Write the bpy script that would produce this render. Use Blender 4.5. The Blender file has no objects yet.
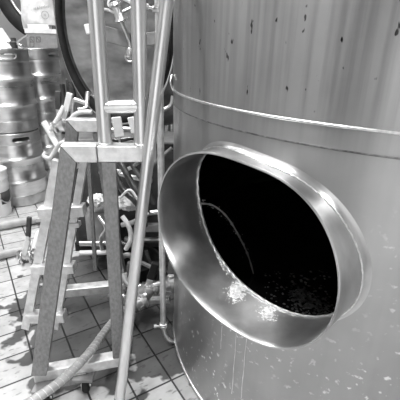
import bpy, bmesh, math, random
from mathutils import Vector, Matrix, noise as mnoise
random.seed(7)
C = bpy.context.scene.collection
sc = bpy.context.scene
PI = math.pi
# ------------------------------------------------------------------ camera
CAM_H, FPX, PITCH, ROLL = 1.23, 373.75, 0.392, 0.0255
_r = Vector((1, 0, 0)); _u = Vector((0, math.sin(PITCH), math.cos(PITCH))); FW = Vector((0, math.cos(PITCH), -math.sin(PITCH)))
RT = math.cos(ROLL) * _r + math.sin(ROLL) * _u
UP = -math.sin(ROLL) * _r + math.cos(ROLL) * _u
cam_d = bpy.data.cameras.new('camera'); cam = bpy.data.objects.new('camera', cam_d); C.objects.link(cam)
cam_d.sensor_width = 36; cam_d.lens = 36 * FPX / 400; cam_d.clip_start = 0.02
m = Matrix((RT, UP, -FW)).transposed().to_4x4(); m.translation = (0, 0, CAM_H); cam.matrix_world = m
sc.camera = cam

def at(x, y, Y=None, z=None):
    """world point seen at pixel (x, y) on the vertical plane Y or on the height z"""
    d = RT * (x - 200) / FPX - UP * (y - 200) / FPX + FW
    t = Y / d.y if Y is not None else (z - CAM_H) / d.z
    return Vector((0, 0, CAM_H)) + d * t

# ------------------------------------------------------------------ materials
def new_mat(name):
    mt = bpy.data.materials.new(name); mt.use_nodes = True
    nt = mt.node_tree; b = nt.nodes['Principled BSDF']
    return mt, nt, b

def gray(v): return (v, v, v, 1)

def mat(name, v, rough=.5, metal=0., var=.0, scale=(8, 8, 8), bump=0., v2=None, detail=4, contrast=(.35, .65), rvar=0., spec=.5):
    mt, nt, b = new_mat(name)
    b.inputs['Base Color'].default_value = gray(v); b.inputs['Roughness'].default_value = rough
    b.inputs['Metallic'].default_value = metal; b.inputs['Specular IOR Level'].default_value = spec
    if var or bump or v2 is not None:
        tc = nt.nodes.new('ShaderNodeTexCoord'); mp = nt.nodes.new('ShaderNodeMapping'); mp.inputs['Scale'].default_value = scale
        nz = nt.nodes.new('ShaderNodeTexNoise'); nz.inputs['Scale'].default_value = 1; nz.inputs['Detail'].default_value = detail
        nt.links.new(tc.outputs['Object'], mp.inputs['Vector']); nt.links.new(mp.outputs['Vector'], nz.inputs['Vector'])
        cr = nt.nodes.new('ShaderNodeValToRGB'); cr.color_ramp.elements[0].position = contrast[0]; cr.color_ramp.elements[1].position = contrast[1]
        a = max(0, v - var); c = v + var if v2 is None else v2
        if v2 is not None: a = v
        cr.color_ramp.elements[0].color = gray(a); cr.color_ramp.elements[1].color = gray(c)
        nt.links.new(nz.outputs['Fac'], cr.inputs['Fac']); nt.links.new(cr.outputs['Color'], b.inputs['Base Color'])
        if rvar:
            mr = nt.nodes.new('ShaderNodeMapRange'); mr.inputs['To Min'].default_value = rough - rvar; mr.inputs['To Max'].default_value = rough + rvar
            nt.links.new(nz.outputs['Fac'], mr.inputs['Value']); nt.links.new(mr.outputs['Result'], b.inputs['Roughness'])
        if bump:
            bp = nt.nodes.new('ShaderNodeBump'); bp.inputs['Strength'].default_value = bump; bp.inputs['Distance'].default_value = .004
            nt.links.new(nz.outputs['Fac'], bp.inputs['Height']); nt.links.new(bp.outputs['Normal'], b.inputs['Normal'])
    return mt

M = {}
M['steel'] = mat('brushed_steel', .62, .30, 1, .10, (6, 6, 60), .05, rvar=.06)
M['keg'] = mat('keg_steel', .74, .30, 1, .08, (3, 3, 40), .01, rvar=.08)
M['keg_band'] = mat('keg_chime_steel', .62, .38, 1, .06, (20, 20, 20))
M['tube'] = mat('polished_steel_tube', .78, .30, 1, .06, (30, 30, 6), .02, rvar=.05)
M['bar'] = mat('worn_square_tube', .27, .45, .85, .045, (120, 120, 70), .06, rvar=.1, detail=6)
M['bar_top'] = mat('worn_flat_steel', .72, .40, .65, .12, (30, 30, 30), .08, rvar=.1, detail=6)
M['weld'] = mat('weld_bead', .75, .3, 1, .1, (90, 90, 90), .2)
M['seam'] = mat('seam_edge', .25, .5, 1, .1, (60, 60, 60))
M['rubber'] = mat('black_rubber', .014, .6, 0, .005, (20, 20, 20), spec=.3)
M['dark_hose'] = mat('dark_hose_rubber', .04, .22, 0, .02, (20, 20, 20))
M['dark'] = mat('dark_painted_metal', .045, .55, 0, .02, (12, 12, 12))
M['midgray'] = mat('grey_painted_metal', .25, .5, .3, .06, (12, 12, 12))
M['white'] = mat('white_plastic', .80, .45, 0, .06, (14, 14, 14), .02)
M['white_hose'] = mat('white_hose_rubber', .72, .4, 0, .10, (20, 20, 20))
M['pale_hose'] = mat('grey_pale_hose', .42, .4, 0, .06, (20, 20, 20))
M['cardboard'] = mat('cardboard', .25, .85, 0, .03, (30, 30, 30))
M['card_light'] = mat('pale_cardboard', .72, .8, 0, .05, (20, 20, 20))
M['paper'] = mat('printed_paper_sack', .60, .8, 0, .10, (18, 18, 18), .3, detail=6)
M['ink'] = mat('dark_print_ink', .08, .8)
M['ink_pale'] = mat('faded_print_ink', .30, .8)
M['wall'] = mat('painted_wall', .34, .8, 0, .04, (3, 3, 3), .02)
M['ceil'] = mat('ceiling_paint', .7, .9)
M['inner'] = mat('shaded_inner_steel', .10, .42, 1, .05, (6, 6, 20), .1)  # steel darkened in colour for the shade inside the closed tank
M['door_steel'] = mat('dull_door_steel', .27, .42, 1, .12, (5, 5, 9), .05, rvar=.08)
M['liquid'] = mat('dark_wort', .012, .12, 0, .004, (8, 8, 8), .4)
M['foam'] = mat('floating_grain', .14, .8, 0, .08, (60, 60, 60), .3)
M['residue'] = mat('dried_grain_residue', .88, .6, 0, .2, (90, 90, 90), .4)
M['drip'] = mat('dried_drip', .8, .7, 0, .08, (60, 60, 30))
M['pail'] = mat('white_pail_plastic', .85, .4)
M['fabric'] = mat('white_sheet_plastic', .78, .5, 0, .12, (16, 16, 16), .5, detail=6)

# tank shell: brushed steel with vertical streaks, dark drips, pale splashes
def tank_mat():
    mt, nt, b = new_mat('tank_steel')
    N = nt.nodes.new; L = nt.links.new
    tc = N('ShaderNodeTexCoord')
    def noise(scale, sc_=1, det=4, off=(0, 0, 0)):
        mp = N('ShaderNodeMapping'); mp.inputs['Scale'].default_value = scale; mp.inputs['Location'].default_value = off
        nz = N('ShaderNodeTexNoise'); nz.inputs['Scale'].default_value = sc_; nz.inputs['Detail'].default_value = det
        L(tc.outputs['Object'], mp.inputs['Vector']); L(mp.outputs['Vector'], nz.inputs['Vector']); return nz.outputs['Fac']
    def rng(x, a, c, d, e):
        mr = N('ShaderNodeMapRange'); mr.inputs['From Min'].default_value = a; mr.inputs['From Max'].default_value = c
        mr.inputs['To Min'].default_value = d; mr.inputs['To Max'].default_value = e; L(x, mr.inputs['Value']); return mr.outputs['Result']
    def mth(op, a, c):
        n = N('ShaderNodeMath'); n.operation = op
        for i, q in enumerate((a, c)):
            if isinstance(q, (int, float)): n.inputs[i].default_value = q
            else: L(q, n.inputs[i])
        return n.outputs[0]
    sx = N('ShaderNodeSeparateXYZ'); L(tc.outputs['Object'], sx.inputs[0]); Z = sx.outputs['Z']; X = sx.outputs['X']
    cloud = rng(noise((3, 3, 3), 1, 5), .35, .65, -.05, .05)
    streak = rng(noise((60, 60, 1.3), 1, 4), .4, .68, 0, 1)
    streak = mth('MULTIPLY', streak, rng(Z, 1.0, 1.15, .15, 1.0))
    # dark dashes (drips) above the seam
    dash = rng(noise((55, 55, 30), 1, 2, (3, 1, 0)), .69, .73, 0, 1)
    dash = mth('MULTIPLY', dash, rng(Z, 1.08, 1.1, 0, 1))
    # pale splashes below, more to the right
    spl = rng(noise((48, 48, 52), 1, 3, (0, 5, 2)), .62, .69, 0, 1)
    msk = rng(noise((4, 4, 4), 1, 2, (8, 0, 0)), .38, .6, 0.15, 1)
    msk = mth('MULTIPLY', msk, rng(Z, .95, .75, 0, 1))
    msk = mth('MULTIPLY', msk, rng(X, -.5, .1, .25, 1))
    spl = mth('MULTIPLY', spl, msk)
    v = mth('ADD', .42, cloud)
    v = mth('SUBTRACT', v, mth('MULTIPLY', streak, .09))
    v = mth('SUBTRACT', v, mth('MULTIPLY', dash, .32))
    v = mth('ADD', v, mth('MULTIPLY', spl, .55))
    L(v, b.inputs['Base Color'])
    b.inputs['Metallic'].default_value = 1
    ro = mth('ADD', .36, mth('MULTIPLY', spl, .3)); ro = mth('ADD', ro, mth('MULTIPLY', streak, -.04))
    L(ro, b.inputs['Roughness'])
    tg = N('ShaderNodeTangent'); tg.direction_type = 'RADIAL'; tg.axis = 'Z'; L(tg.outputs[0], b.inputs['Tangent'])
    b.inputs['Anisotropic'].default_value = .75; b.inputs['Anisotropic Rotation'].default_value = .25
    bp = N('ShaderNodeBump'); bp.inputs['Strength'].default_value = .10; bp.inputs['Distance'].default_value = .004
    L(noise((5, 5, 9), 1, 3), bp.inputs['Height']); L(bp.outputs['Normal'], b.inputs['Normal'])
    return mt
M['tank'] = tank_mat()

def floor_mat():
    mt, nt, b = new_mat('floor_tiles')
    N = nt.nodes.new; L = nt.links.new
    tc = N('ShaderNodeTexCoord')
    mp = N('ShaderNodeMapping'); mp.vector_type = 'TEXTURE'
    a = math.radians(32.3)
    # tile frame: u along (cos a, sin a)
    ou, ov = .056, 1.1258 + .002
    mp.inputs['Rotation'].default_value = (0, 0, a)
    mp.inputs['Location'].default_value = (ou * math.cos(a) - ov * math.sin(a), ou * math.sin(a) + ov * math.cos(a), 0)
    L(tc.outputs['Object'], mp.inputs['Vector'])
    br = N('ShaderNodeTexBrick'); br.offset = 0; br.squash = 1
    br.inputs['Scale'].default_value = 1; br.inputs['Brick Width'].default_value = .15; br.inputs['Row Height'].default_value = .15
    br.inputs['Mortar Size'].default_value = .0042; br.inputs['Mortar Smooth'].default_value = .2; br.inputs['Bias'].default_value = 0
    br.inputs['Color1'].default_value = gray(.46); br.inputs['Color2'].default_value = gray(.62); br.inputs['Mortar'].default_value = gray(.05)
    L(mp.outputs['Vector'], br.inputs['Vector'])
    def noise(scale, det, lo, hi, d, e, off=(0, 0, 0), sc3=(1, 1, 1)):
        m2 = N('ShaderNodeMapping'); m2.inputs['Location'].default_value = off; m2.inputs['Scale'].default_value = sc3
        L(mp.outputs['Vector'], m2.inputs['Vector'])
        nz = N('ShaderNodeTexNoise'); nz.inputs['Scale'].default_value = scale; nz.inputs['Detail'].default_value = det
        L(m2.outputs['Vector'], nz.inputs['Vector'])
        mr = N('ShaderNodeMapRange'); mr.inputs['From Min'].default_value = lo; mr.inputs['From Max'].default_value = hi
        mr.inputs['To Min'].default_value = d; mr.inputs['To Max'].default_value = e; L(nz.outputs['Fac'], mr.inputs['Value']); return mr.outputs['Result']
    def mth(op, p, q):
        n = N('ShaderNodeMath'); n.operation = op
        for i, w in enumerate((p, q)):
            if isinstance(w, (int, float)): n.inputs[i].default_value = w
            else: L(w, n.inputs[i])
        return n.outputs[0]
    stain = noise(14, 5, .3, .7, .82, 1.12)
    scuff = noise(1, 3, .60, .68, 1.0, .55, (2, 3, 0), (22, 55, 1))
    # wet area; its dark tone also paints the shade under ladder and tank
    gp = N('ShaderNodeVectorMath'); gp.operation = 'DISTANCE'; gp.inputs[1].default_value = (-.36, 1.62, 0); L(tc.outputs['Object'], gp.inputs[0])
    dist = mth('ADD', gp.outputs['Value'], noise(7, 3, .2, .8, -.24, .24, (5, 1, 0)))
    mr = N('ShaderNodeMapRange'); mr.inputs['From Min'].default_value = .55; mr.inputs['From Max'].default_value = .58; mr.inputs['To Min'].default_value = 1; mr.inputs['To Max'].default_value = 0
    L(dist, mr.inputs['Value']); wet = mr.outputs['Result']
    wet_shade = mth('SUBTRACT', 1.0, mth('MULTIPLY', wet, .82))
    k = mth('MULTIPLY', mth('MULTIPLY', stain, scuff), wet_shade)
    mx = N('ShaderNodeMix'); mx.data_type = 'RGBA'; mx.blend_type = 'MULTIPLY'; mx.inputs['Factor'].default_value = 1
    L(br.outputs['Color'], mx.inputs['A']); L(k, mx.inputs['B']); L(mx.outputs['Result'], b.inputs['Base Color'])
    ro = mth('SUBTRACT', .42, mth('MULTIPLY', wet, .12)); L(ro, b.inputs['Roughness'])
    bp = N('ShaderNodeBump'); bp.inputs['Strength'].default_value = .5; bp.inputs['Distance'].default_value = .003; bp.invert = True
    L(br.outputs['Fac'], bp.inputs['Height']); L(bp.outputs['Normal'], b.inputs['Normal'])
    return mt
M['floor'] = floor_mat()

def hose_mat():
    mt, nt, b = new_mat('ribbed_hose')
    b.inputs['Base Color'].default_value = gray(.42); b.inputs['Roughness'].default_value = .45
    return mt
M['hose'] = mat('ribbed_hose', .33, .45, 0, .06, (25, 25, 25))
M['hose_rib'] = mat('ribbed_hose_spiral', .55, .45, 0, .06, (25, 25, 25))

def emit(name, s):
    mt, nt, b = new_mat(name)
    b.inputs['Base Color'].default_value = gray(.9); b.inputs['Emission Color'].default_value = gray(1); b.inputs['Emission Strength'].default_value = s
    return mt

# ------------------------------------------------------------------ mesh helpers
def obj(name, bm, mt, parent=None, bevel=0., smooth=True, solid=0.):
    me = bpy.data.meshes.new(name)
    bmesh.ops.recalc_face_normals(bm, faces=bm.faces)
    bm.to_mesh(me); bm.free()
    if smooth:
        for p in me.polygons: p.use_smooth = True
        if not bevel: me.set_sharp_from_angle(angle=math.radians(42))
    me.materials.append(mt)
    o = bpy.data.objects.new(name, me); C.objects.link(o)
    if parent is not None: o.parent = parent; o.matrix_parent_inverse = parent.matrix_world.inverted() if parent.type == 'EMPTY' else Matrix()
    if bevel:
        md = o.modifiers.new('bevel', 'BEVEL'); md.width = bevel; md.segments = 2; md.limit_method = 'ANGLE'; md.harden_normals = True
    if solid:
        md = o.modifiers.new('solid', 'SOLIDIFY'); md.thickness = solid
    return o

def thing(name, label, cat, loc=(0, 0, 0), group=None):
    o = bpy.data.objects.new(name, None); C.objects.link(o); o.location = loc; o.empty_display_size = .1
    o['label'] = label; o['category'] = cat
    if group: o['group'] = group
    bpy.context.view_layer.update()
    return o
def tag(o, label, cat, group=None, kind=None):
    o['label'] = label; o['category'] = cat
    if group: o['group'] = group
    if kind: o['kind'] = kind
    return o
def struct(o): o['kind'] = 'structure'; return o

def V(*a): return Vector(a)
def frame(d, ref=None):
    d = d.normalized(); ref = ref or Vector((0, 0, 1))
    if abs(d.dot(ref.normalized())) > .97: ref = Vector((0, 1, 0))
    s = d.cross(ref).normalized(); t = s.cross(d).normalized()
    return s, t

def bar(bm, a, b, w, h, ref=None):
    a = Vector(a); b = Vector(b); s, t = frame(b - a, Vector(ref) if ref is not None else None)
    vs = []
    for p in (a, b):
        for i, j in ((-1, -1), (1, -1), (1, 1), (-1, 1)): vs.append(bm.verts.new(p + s * i * w / 2 + t * j * h / 2))
    for f in ((0, 1, 2, 3), (7, 6, 5, 4), (0, 4, 5, 1), (1, 5, 6, 2), (2, 6, 7, 3), (3, 7, 4, 0)): bm.faces.new([vs[i] for i in f])
    return bm
def bar_m(bm, a, b, w, h, ref, na=None, nb_=None):
    """square bar whose ends are cut by planes through a (normal na) and b (normal nb_)"""
    d = (b - a).normalized(); s, t = frame(d, Vector(ref)); vs = []
    for p, n in ((a, na), (b, nb_)):
        for i, j in ((-1, -1), (1, -1), (1, 1), (-1, 1)):
            v = p + s * i * w / 2 + t * j * h / 2
            if n is not None: v = v - d * ((v - p).dot(n) / d.dot(n))
            vs.append(bm.verts.new(v))
    for f in ((0, 1, 2, 3), (7, 6, 5, 4), (0, 4, 5, 1), (1, 5, 6, 2), (2, 6, 7, 3), (3, 7, 4, 0)): bm.faces.new([vs[i] for i in f])
    return bm
def box(bm, x0, x1, y0, y1, z0, z1):
    return bar(bm, ((x0 + x1) / 2, y0, (z0 + z1) / 2), ((x0 + x1) / 2, y1, (z0 + z1) / 2), x1 - x0, z1 - z0)
def B(): return bmesh.new()

def smooth_path(pts, n=8):
    P = [Vector(p) for p in pts]
    if len(P) < 3: return P
    Q = [P[0] * 2 - P[1]] + P + [P[-1] * 2 - P[-2]]; out = []
    for i in range(1, len(Q) - 2):
        for k in range(n):
            t = k / n; p0, p1, p2, p3 = Q[i - 1:i + 3]
            out.append(.5 * ((2 * p1) + (p2 - p0) * t + (2 * p0 - 5 * p1 + 4 * p2 - p3) * t * t + (3 * p1 - p0 - 3 * p2 + p3) * t ** 3))
    out.append(P[-1]); return out
def tube(bm, pts, r, seg=20, smoothed=True, cap=True, rf=None):
    P = smooth_path(pts) if smoothed else [Vector(p) for p in pts]
    s, t = frame(P[1] - P[0]); rings = []
    for i, p in enumerate(P):
        d = (P[min(i + 1, len(P) - 1)] - P[max(i - 1, 0)]).normalized()
        s = (s - d * s.dot(d)).normalized(); t = d.cross(s)
        rr = rf(i / (len(P) - 1)) if rf else r
        rings.append([bm.verts.new(p + (s * math.cos(2 * PI * k / seg) + t * math.sin(2 * PI * k / seg)) * rr) for k in range(seg)])
    for a, b in zip(rings, rings[1:]):
        for k in range(seg): bm.faces.new((a[k], a[(k + 1) % seg], b[(k + 1) % seg], b[k]))
    if cap: bm.faces.new(rings[0][::-1]); bm.faces.new(rings[-1])
    return bm
def lathe(bm, prof, c=(0, 0, 0), axis=(0, 0, 1), seg=64, sx=1., closed=False):
    """prof: (radius, height) pairs turned about axis through c"""
    c = Vector(c); ax = Vector(axis).normalized(); s, t = frame(ax, Vector((0, 0, 1)) if abs(ax.z) < .9 else Vector((0, 1, 0)))
    rings = []
    for r, h in prof:
        if r < 1e-6: rings.append([bm.verts.new(c + ax * h)])
        else: rings.append([bm.verts.new(c + ax * h + s * math.cos(2 * PI * k / seg) * r * sx + t * math.sin(2 * PI * k / seg) * r) for k in range(seg)])
    pr = list(zip(rings, rings[1:]))
    if closed: pr.append((rings[-1], rings[0]))
    for a, b in pr:
        for k in range(seg):
            k2 = (k + 1) % seg
            if len(a) == 1 and len(b) == 1: continue
            if len(a) == 1: bm.faces.new((a[0], b[k2], b[k]))
            elif len(b) == 1: bm.faces.new((a[k], a[k2], b[0]))
            else: bm.faces.new((a[k], a[k2], b[k2], b[k]))
    return bm
def torus_prof(R, r, h=0, n=12): return [(R + r * math.cos(2 * PI * i / n), h + r * math.sin(2 * PI * i / n)) for i in range(n)]

# ------------------------------------------------------------------ room
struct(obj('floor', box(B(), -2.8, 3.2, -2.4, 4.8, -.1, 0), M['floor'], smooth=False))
struct(obj('wall_back', box(B(), -2.8, 3.2, 4.6, 4.8, 0, 3.4), M['wall'], smooth=False))
struct(obj('wall_left', box(B(), -3.0, -2.8, -2.4, 4.8, 0, 3.4), M['wall'], smooth=False))
WY0, WY1, WZ0, WZ1 = -1.2, 3.2, .15, 2.7  # unseen opening added to the right wall to brighten the hatch collar
bm = box(B(), 3.2, 3.4, -2.4, WY0, 0, 3.4); box(bm, 3.2, 3.4, WY1, 4.8, 0, 3.4); box(bm, 3.2, 3.4, WY0, WY1, 0, WZ0); box(bm, 3.2, 3.4, WY0, WY1, WZ1, 3.4)
struct(obj('wall_right', bm, M['wall'], smooth=False))
struct(obj('ceiling', box(B(), -3.0, 3.4, -2.4, 4.8, 3.4, 3.5), M['ceil'], smooth=False))
# front wall behind the viewpoint with an opening added for light and reflections
WF0, WF1, WFZ = -1.6, .8, 2.5
bm = box(B(), -2.8, WF0, -2.4, -2.2, 0, 3.4); box(bm, WF1, 3.2, -2.4, -2.2, 0, 3.4); box(bm, WF0, WF1, -2.4, -2.2, WFZ, 3.4)
struct(obj('wall_front', bm, M['wall'], smooth=False))

# ------------------------------------------------------------------ the big tank
TC = Vector((0.7359, 1.4573, 0)); TR = 0.8446
TH, ZC, TL, OA, OB, OK, TILT, YAW = -2.3341, .7971, .099, .269, .1832, -.3277, -.2467, -.0853
HARM = [-0.0162, 0.0025, -0.0024, -0.0192, 0.0007, 0.0023, -0.002, -0.0032]
NN = V(math.cos(TH), math.sin(TH), 0); TT = V(-math.sin(TH), math.cos(TH), 0); ZZ = V(0, 0, 1)
def oval(t, g=0.):
    def pt(t):
        r = ((math.cos(t) / OA) ** 2 + (math.sin(t) / OB) ** 2) ** -.5
        for i, mm in enumerate((3, 4, 5, 6)): r *= 1 + HARM[2 * i] * math.cos(mm * t) + HARM[2 * i + 1] * math.sin(mm * t)
        x, y = r * math.cos(t), r * math.sin(t)
        return V(x * math.cos(OK) - y * math.sin(OK), x * math.sin(OK) + y * math.cos(OK), 0)
    p = pt(t)
    if g:
        d = (pt(t + .01) - pt(t - .01)).normalized(); p = p + V(d.y, -d.x, 0) * g
    return p.x, p.y
def collar_pt(t, g, f=None, h=None, R=TR):
    """point g outside the oval; f = share of the way to the rim, or h = metres above the shell"""
    x, y = oval(t, g); base = math.sqrt(R * R - x * x); tip = TR + TL + TILT * y + YAW * x
    o = base + (tip - base) * f if h is None else base + h
    return TC + V(0, 0, ZC) + TT * x + ZZ * y + NN * o

tank = thing('brewing_tank', 'large round stainless steel brewing tank with an open oval hatch collar', 'tank', (TC.x, TC.y, 0))
def shell_mesh(R, nb=144):
    bm = B(); AM, ZM = .48, .36
    def P(al, z): return TC + V(math.cos(TH + al), math.sin(TH + al), 0) * R + V(0, 0, z)
    ts = [2 * PI * k / nb for k in range(nb)]
    hole = []
    for t in ts:
        x, y = oval(t); hole.append((math.asin(x / R), ZC + y))
    rect = []
    for al, z in hole:
        dx, dz = al, z - ZC; s = min(AM / max(abs(dx), 1e-9), ZM / max(abs(dz), 1e-9)); rect.append([dx * s, ZC + dz * s])
    for cx, cz in ((AM, ZM), (-AM, ZM), (AM, -ZM), (-AM, -ZM)):
        k = min(range(nb), key=lambda i: (rect[i][0] - cx) ** 2 + (rect[i][1] - ZC - cz) ** 2); rect[k] = [cx, ZC + cz]
    rings = []
    for i in range(21):
        f = (i / 20) ** 1.3
        rings.append([bm.verts.new(P(h[0] * (1 - f) + r[0] * f, h[1] * (1 - f) + r[1] * f)) for h, r in zip(hole, rect)])
    for a, b in zip(rings, rings[1:]):
        for k in range(nb): bm.faces.new((a[k], a[(k + 1) % nb], b[(k + 1) % nb], b[k]))
    def patch(a0, a1, z0, z1, na, nz):
        g = [[bm.verts.new(P(a0 + (a1 - a0) * i / na, z0 + (z1 - z0) * j / nz)) for i in range(na + 1)] for j in range(nz + 1)]
        for j in range(nz):
            for i in range(na): bm.faces.new((g[j][i], g[j][i + 1], g[j + 1][i + 1], g[j + 1][i]))
    patch(-AM, AM, .02, ZC - ZM, 60, 6); patch(-AM, AM, ZC + ZM, 2.5, 60, 12)
    patch(AM, 2 * PI - AM, .02, 2.5, 200, 24)
    return bm
obj('shell', shell_mesh(TR), M['tank'], tank)
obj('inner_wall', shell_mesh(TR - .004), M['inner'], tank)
obj('top_cone', lathe(B(), [(TR, 2.5), (TR * .6, 2.66), (.2, 2.76), (0, 2.77)], TC, seg=96), M['tank'], tank)
obj('bottom_plate', lathe(B(), [(0, .05), (TR - .006, .05), (TR - .006, .03), (0, .03)], TC, seg=96), M['inner'], tank)
obj('bottom_rim', lathe(B(), torus_prof(TR + .001, .006, .016), TC, seg=200, closed=True), M['weld'], tank)
obj('weld_seam', lathe(B(), torus_prof(TR, .0038, 1.0872), TC, seg=240, closed=True), M['weld'], tank)
obj('jacket_seam', lathe(B(), [(TR - .001, 1.0405), (TR + .0022, 1.0420), (TR + .0022, 1.0395), (TR - .001, 1.0365)], TC, seg=240, closed=True), M['seam'], tank)
# collar
bm = B(); nb = 192
prof = [('f', 0, 0, .0), ('f', 0, .30, 0), ('f', 0, .6, 0), ('f', 0, .90, 0), ('f', -.0004, 1.0, 0), ('f', .0012, 1.012, 0), ('f', .0032, 1.012, 0), ('f', .0046, 1.0, 0), ('f', .004, .9, 0), ('f', .004, .6, 0), ('f', .004, .35, 0),
        ('h', .0045, 0, .018), ('h', .006, 0, .011), ('h', .0088, 0, .006), ('h', .0125, 0, .0028), ('h', .017, 0, .0008), ('h', .020, 0, -.0008)]
rings = []
for kind, g, f, h in prof:
    ring = []
    for k in range(nb):
        t = 2 * PI * k / nb
        if kind == 'f' and f == 0: ring.append(bm.verts.new(collar_pt(t, g, h=-.006)))
        elif kind == 'f': ring.append(bm.verts.new(collar_pt(t, g, f)))
        else: ring.append(bm.verts.new(collar_pt(t, g, h=h)))
    rings.append(ring)
for a, b in zip(rings, rings[1:]):
    for k in range(nb): bm.faces.new((a[k], a[(k + 1) % nb], b[(k + 1) % nb], b[k]))
M['collar'] = mat('hatch_collar_steel', .50, .32, .92, .13, (9, 9, 5), .06, rvar=.08, detail=6)
uvl = bm.loops.layers.uv.new('UVMap'); idx = {v: (i, k) for i, rg in enumerate(rings) for k, v in enumerate(rg)}
for f in bm.faces:
    ks = [idx[l.vert][1] for l in f.loops]
    for l in f.loops:
        i, k = idx[l.vert]
        if max(ks) - min(ks) > 2 and k == 0: k = nb
        l[uvl].uv = (i / len(rings), k / nb)
nt = M['collar'].node_tree; tg = nt.nodes.new('ShaderNodeTangent'); tg.direction_type = 'UV_MAP'; tg.uv_map = 'UVMap'
bs = nt.nodes['Principled BSDF']; nt.links.new(tg.outputs[0], bs.inputs['Tangent']); bs.inputs['Anisotropic'].default_value = .85
obj('hatch_collar', bm, M['collar'], tank)
bm = B(); tube(bm, [collar_pt(2 * PI * k / 180, .0062, h=.0165 + .0012 * math.sin(k * 2.3)) for k in range(181)], .0022, 8, False); obj('collar_weld', bm, M['weld'], tank)
bm = B(); tube(bm, [collar_pt(2 * PI * k / 180, -.0015, h=.002 + .0015 * math.sin(k * 1.7)) for k in range(181)], .0028, 8, False); obj('inner_collar_weld', bm, M['weld'], tank)
# dried splashes on the collar's inside
def blobs(bm, ct, cf, n, st, sf, r0):
    for _ in range(n):
        a = random.gauss(0, 1); b_ = random.gauss(0, 1)
        t = ct + a * st; f = min(.97, max(.02, cf + b_ * sf + a * .04)); p = collar_pt(t, -.0006, f)
        n_ = (collar_pt(t, -.01, f) - p).normalized(); s, q = frame(n_)
        r = r0 * random.uniform(.35, 1.3) * math.exp(-(a * a + b_ * b_) * .12); el = random.uniform(.4, 1)
        c = bm.verts.new(p + n_ * r * .35)
        rg = [bm.verts.new(p + (s * math.cos(k * PI / 3.5) + q * math.sin(k * PI / 3.5) * el) * r * random.uniform(.6, 1.2)) for k in range(7)]
        for k in range(7): bm.faces.new((c, rg[k], rg[(k + 1) % 7]))
def near_t(px, py, f):
    best = None
    for k in range(720):
        p = collar_pt(2 * PI * k / 720, 0, f) - V(0, 0, CAM_H); d = p.dot(FW); x = 200 + FPX * p.dot(RT) / d; y = 200 - FPX * p.dot(UP) / d
        e = (x - px) ** 2 + (y - py) ** 2
        if best is None or e < best[0]: best = (e, 2 * PI * k / 720)
    return best[1]
bm = B()
blobs(bm, near_t(237, 291, .22), .22, 420, .075, .12, .0048)
blobs(bm, near_t(268, 311, .25), .25, 260, .07, .10, .0040)
blobs(bm, near_t(215, 262, .05), .05, 90, .16, .015, .0026)
blobs(bm, near_t(200, 205, .05), .05, 60, .2, .015, .002)
o = obj('grain_residue', bm, M['residue'], tank); o['kind'] = 'stuff'; o['label'] = 'pale crusty splashes dried on the inside of the collar'

# pale dried drips running down the shell below the hatch
for px, y0, y1 in ((236.5, 333, 398), (246.5, 338, 402), (222, 326, 350)):
    bm = B(); pr_ = None; n = 14; vs = []
    def on_shell(x, y):
        d = RT * (x - 200) / FPX - UP * (y - 200) / FPX + FW; o_ = V(0, 0, CAM_H) - TC; R_ = TR + .0005
        a_ = d.x ** 2 + d.y ** 2; b_ = o_.x * d.x + o_.y * d.y; c_ = o_.x ** 2 + o_.y ** 2 - R_ * R_
        return V(0, 0, CAM_H) + d * ((-b_ - math.sqrt(b_ * b_ - a_ * c_)) / a_)
    p0 = on_shell(px, y0); z1_ = on_shell(px, y1).z; al0 = math.atan2(p0.y - TC.y, p0.x - TC.x)
    for i in range(n + 1):
        z = p0.z + (z1_ - p0.z) * i / n; w_ = (.0022 + .0006 * math.sin(i * 2.1 + px)) / TR * .6; a_ = al0 + .0008 * math.sin(i * .9 + px)
        vs.append([bm.verts.new(V(TC.x + (TR + .0006) * math.cos(a_ + q), TC.y + (TR + .0006) * math.sin(a_ + q), z)) for q in (-w_, w_)])
    for a, b in zip(vs, vs[1:]): bm.faces.new((a[0], a[1], b[1], b[0]))
    obj('drip_stain', bm, M['drip'], tank)

# inside the tank
tag(obj('dark_liquid', lathe(B(), [(0, .45), (.3, .451), (TR - .012, .45), (TR - .012, .4), (0, .4)], TC, seg=96), M['liquid']), 'dark still liquid filling the lower inside of the open tank', 'liquid')
bm = B()
for _ in range(420):
    u = random.random(); cx, cy = 292 + 36 * u + random.gauss(0, 7), 292 + 18 * u + random.gauss(0, 5)
    if random.random() < .25: cx, cy = random.uniform(262, 330), random.uniform(270, 312)
    p = at(cx, cy, z=.452); r = random.uniform(.002, .007)
    c = bm.verts.new(p + V(0, 0, r * .6)); rg = [bm.verts.new(p + V(math.cos(k * PI / 3), math.sin(k * PI / 3), 0) * r * random.uniform(.6, 1.2)) for k in range(6)]
    for k in range(6): bm.faces.new((c, rg[k], rg[(k + 1) % 6]))
tag(obj('floating_grain', bm, M['foam']), 'specks of pale grain floating on the dark liquid in the tank', 'grain', kind='stuff')
gm, nt, b = new_mat('water_jet'); b.inputs['Base Color'].default_value = gray(.5); b.inputs['Roughness'].default_value = .25; b.inputs['Alpha'].default_value = .5
jet = [at(x, y, Y=Y) for x, y, Y in ((200, 203, 1.02), (214, 206, 1.06), (228, 218, 1.10), (240, 238, 1.14), (249, 258, 1.17), (256, 284, 1.19))]
bm = B(); tube(bm, jet, .003, 8, rf=lambda f: .0022 + .0016 * math.sin(f * 31) ** 2)
for k in range(60):
    f = random.random() * 4.99; i = int(f); p = jet[i].lerp(jet[i + 1], f - i) + V(random.gauss(0, .008), 0, random.gauss(0, .008)); bmesh.ops.create_icosphere(bm, subdivisions=1, radius=random.uniform(.001, .0025), matrix=Matrix.Translation(p))
tag(obj('water_jet', bm, gm), 'thin arc of spray falling inside the dark tank opening', 'water')

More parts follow.
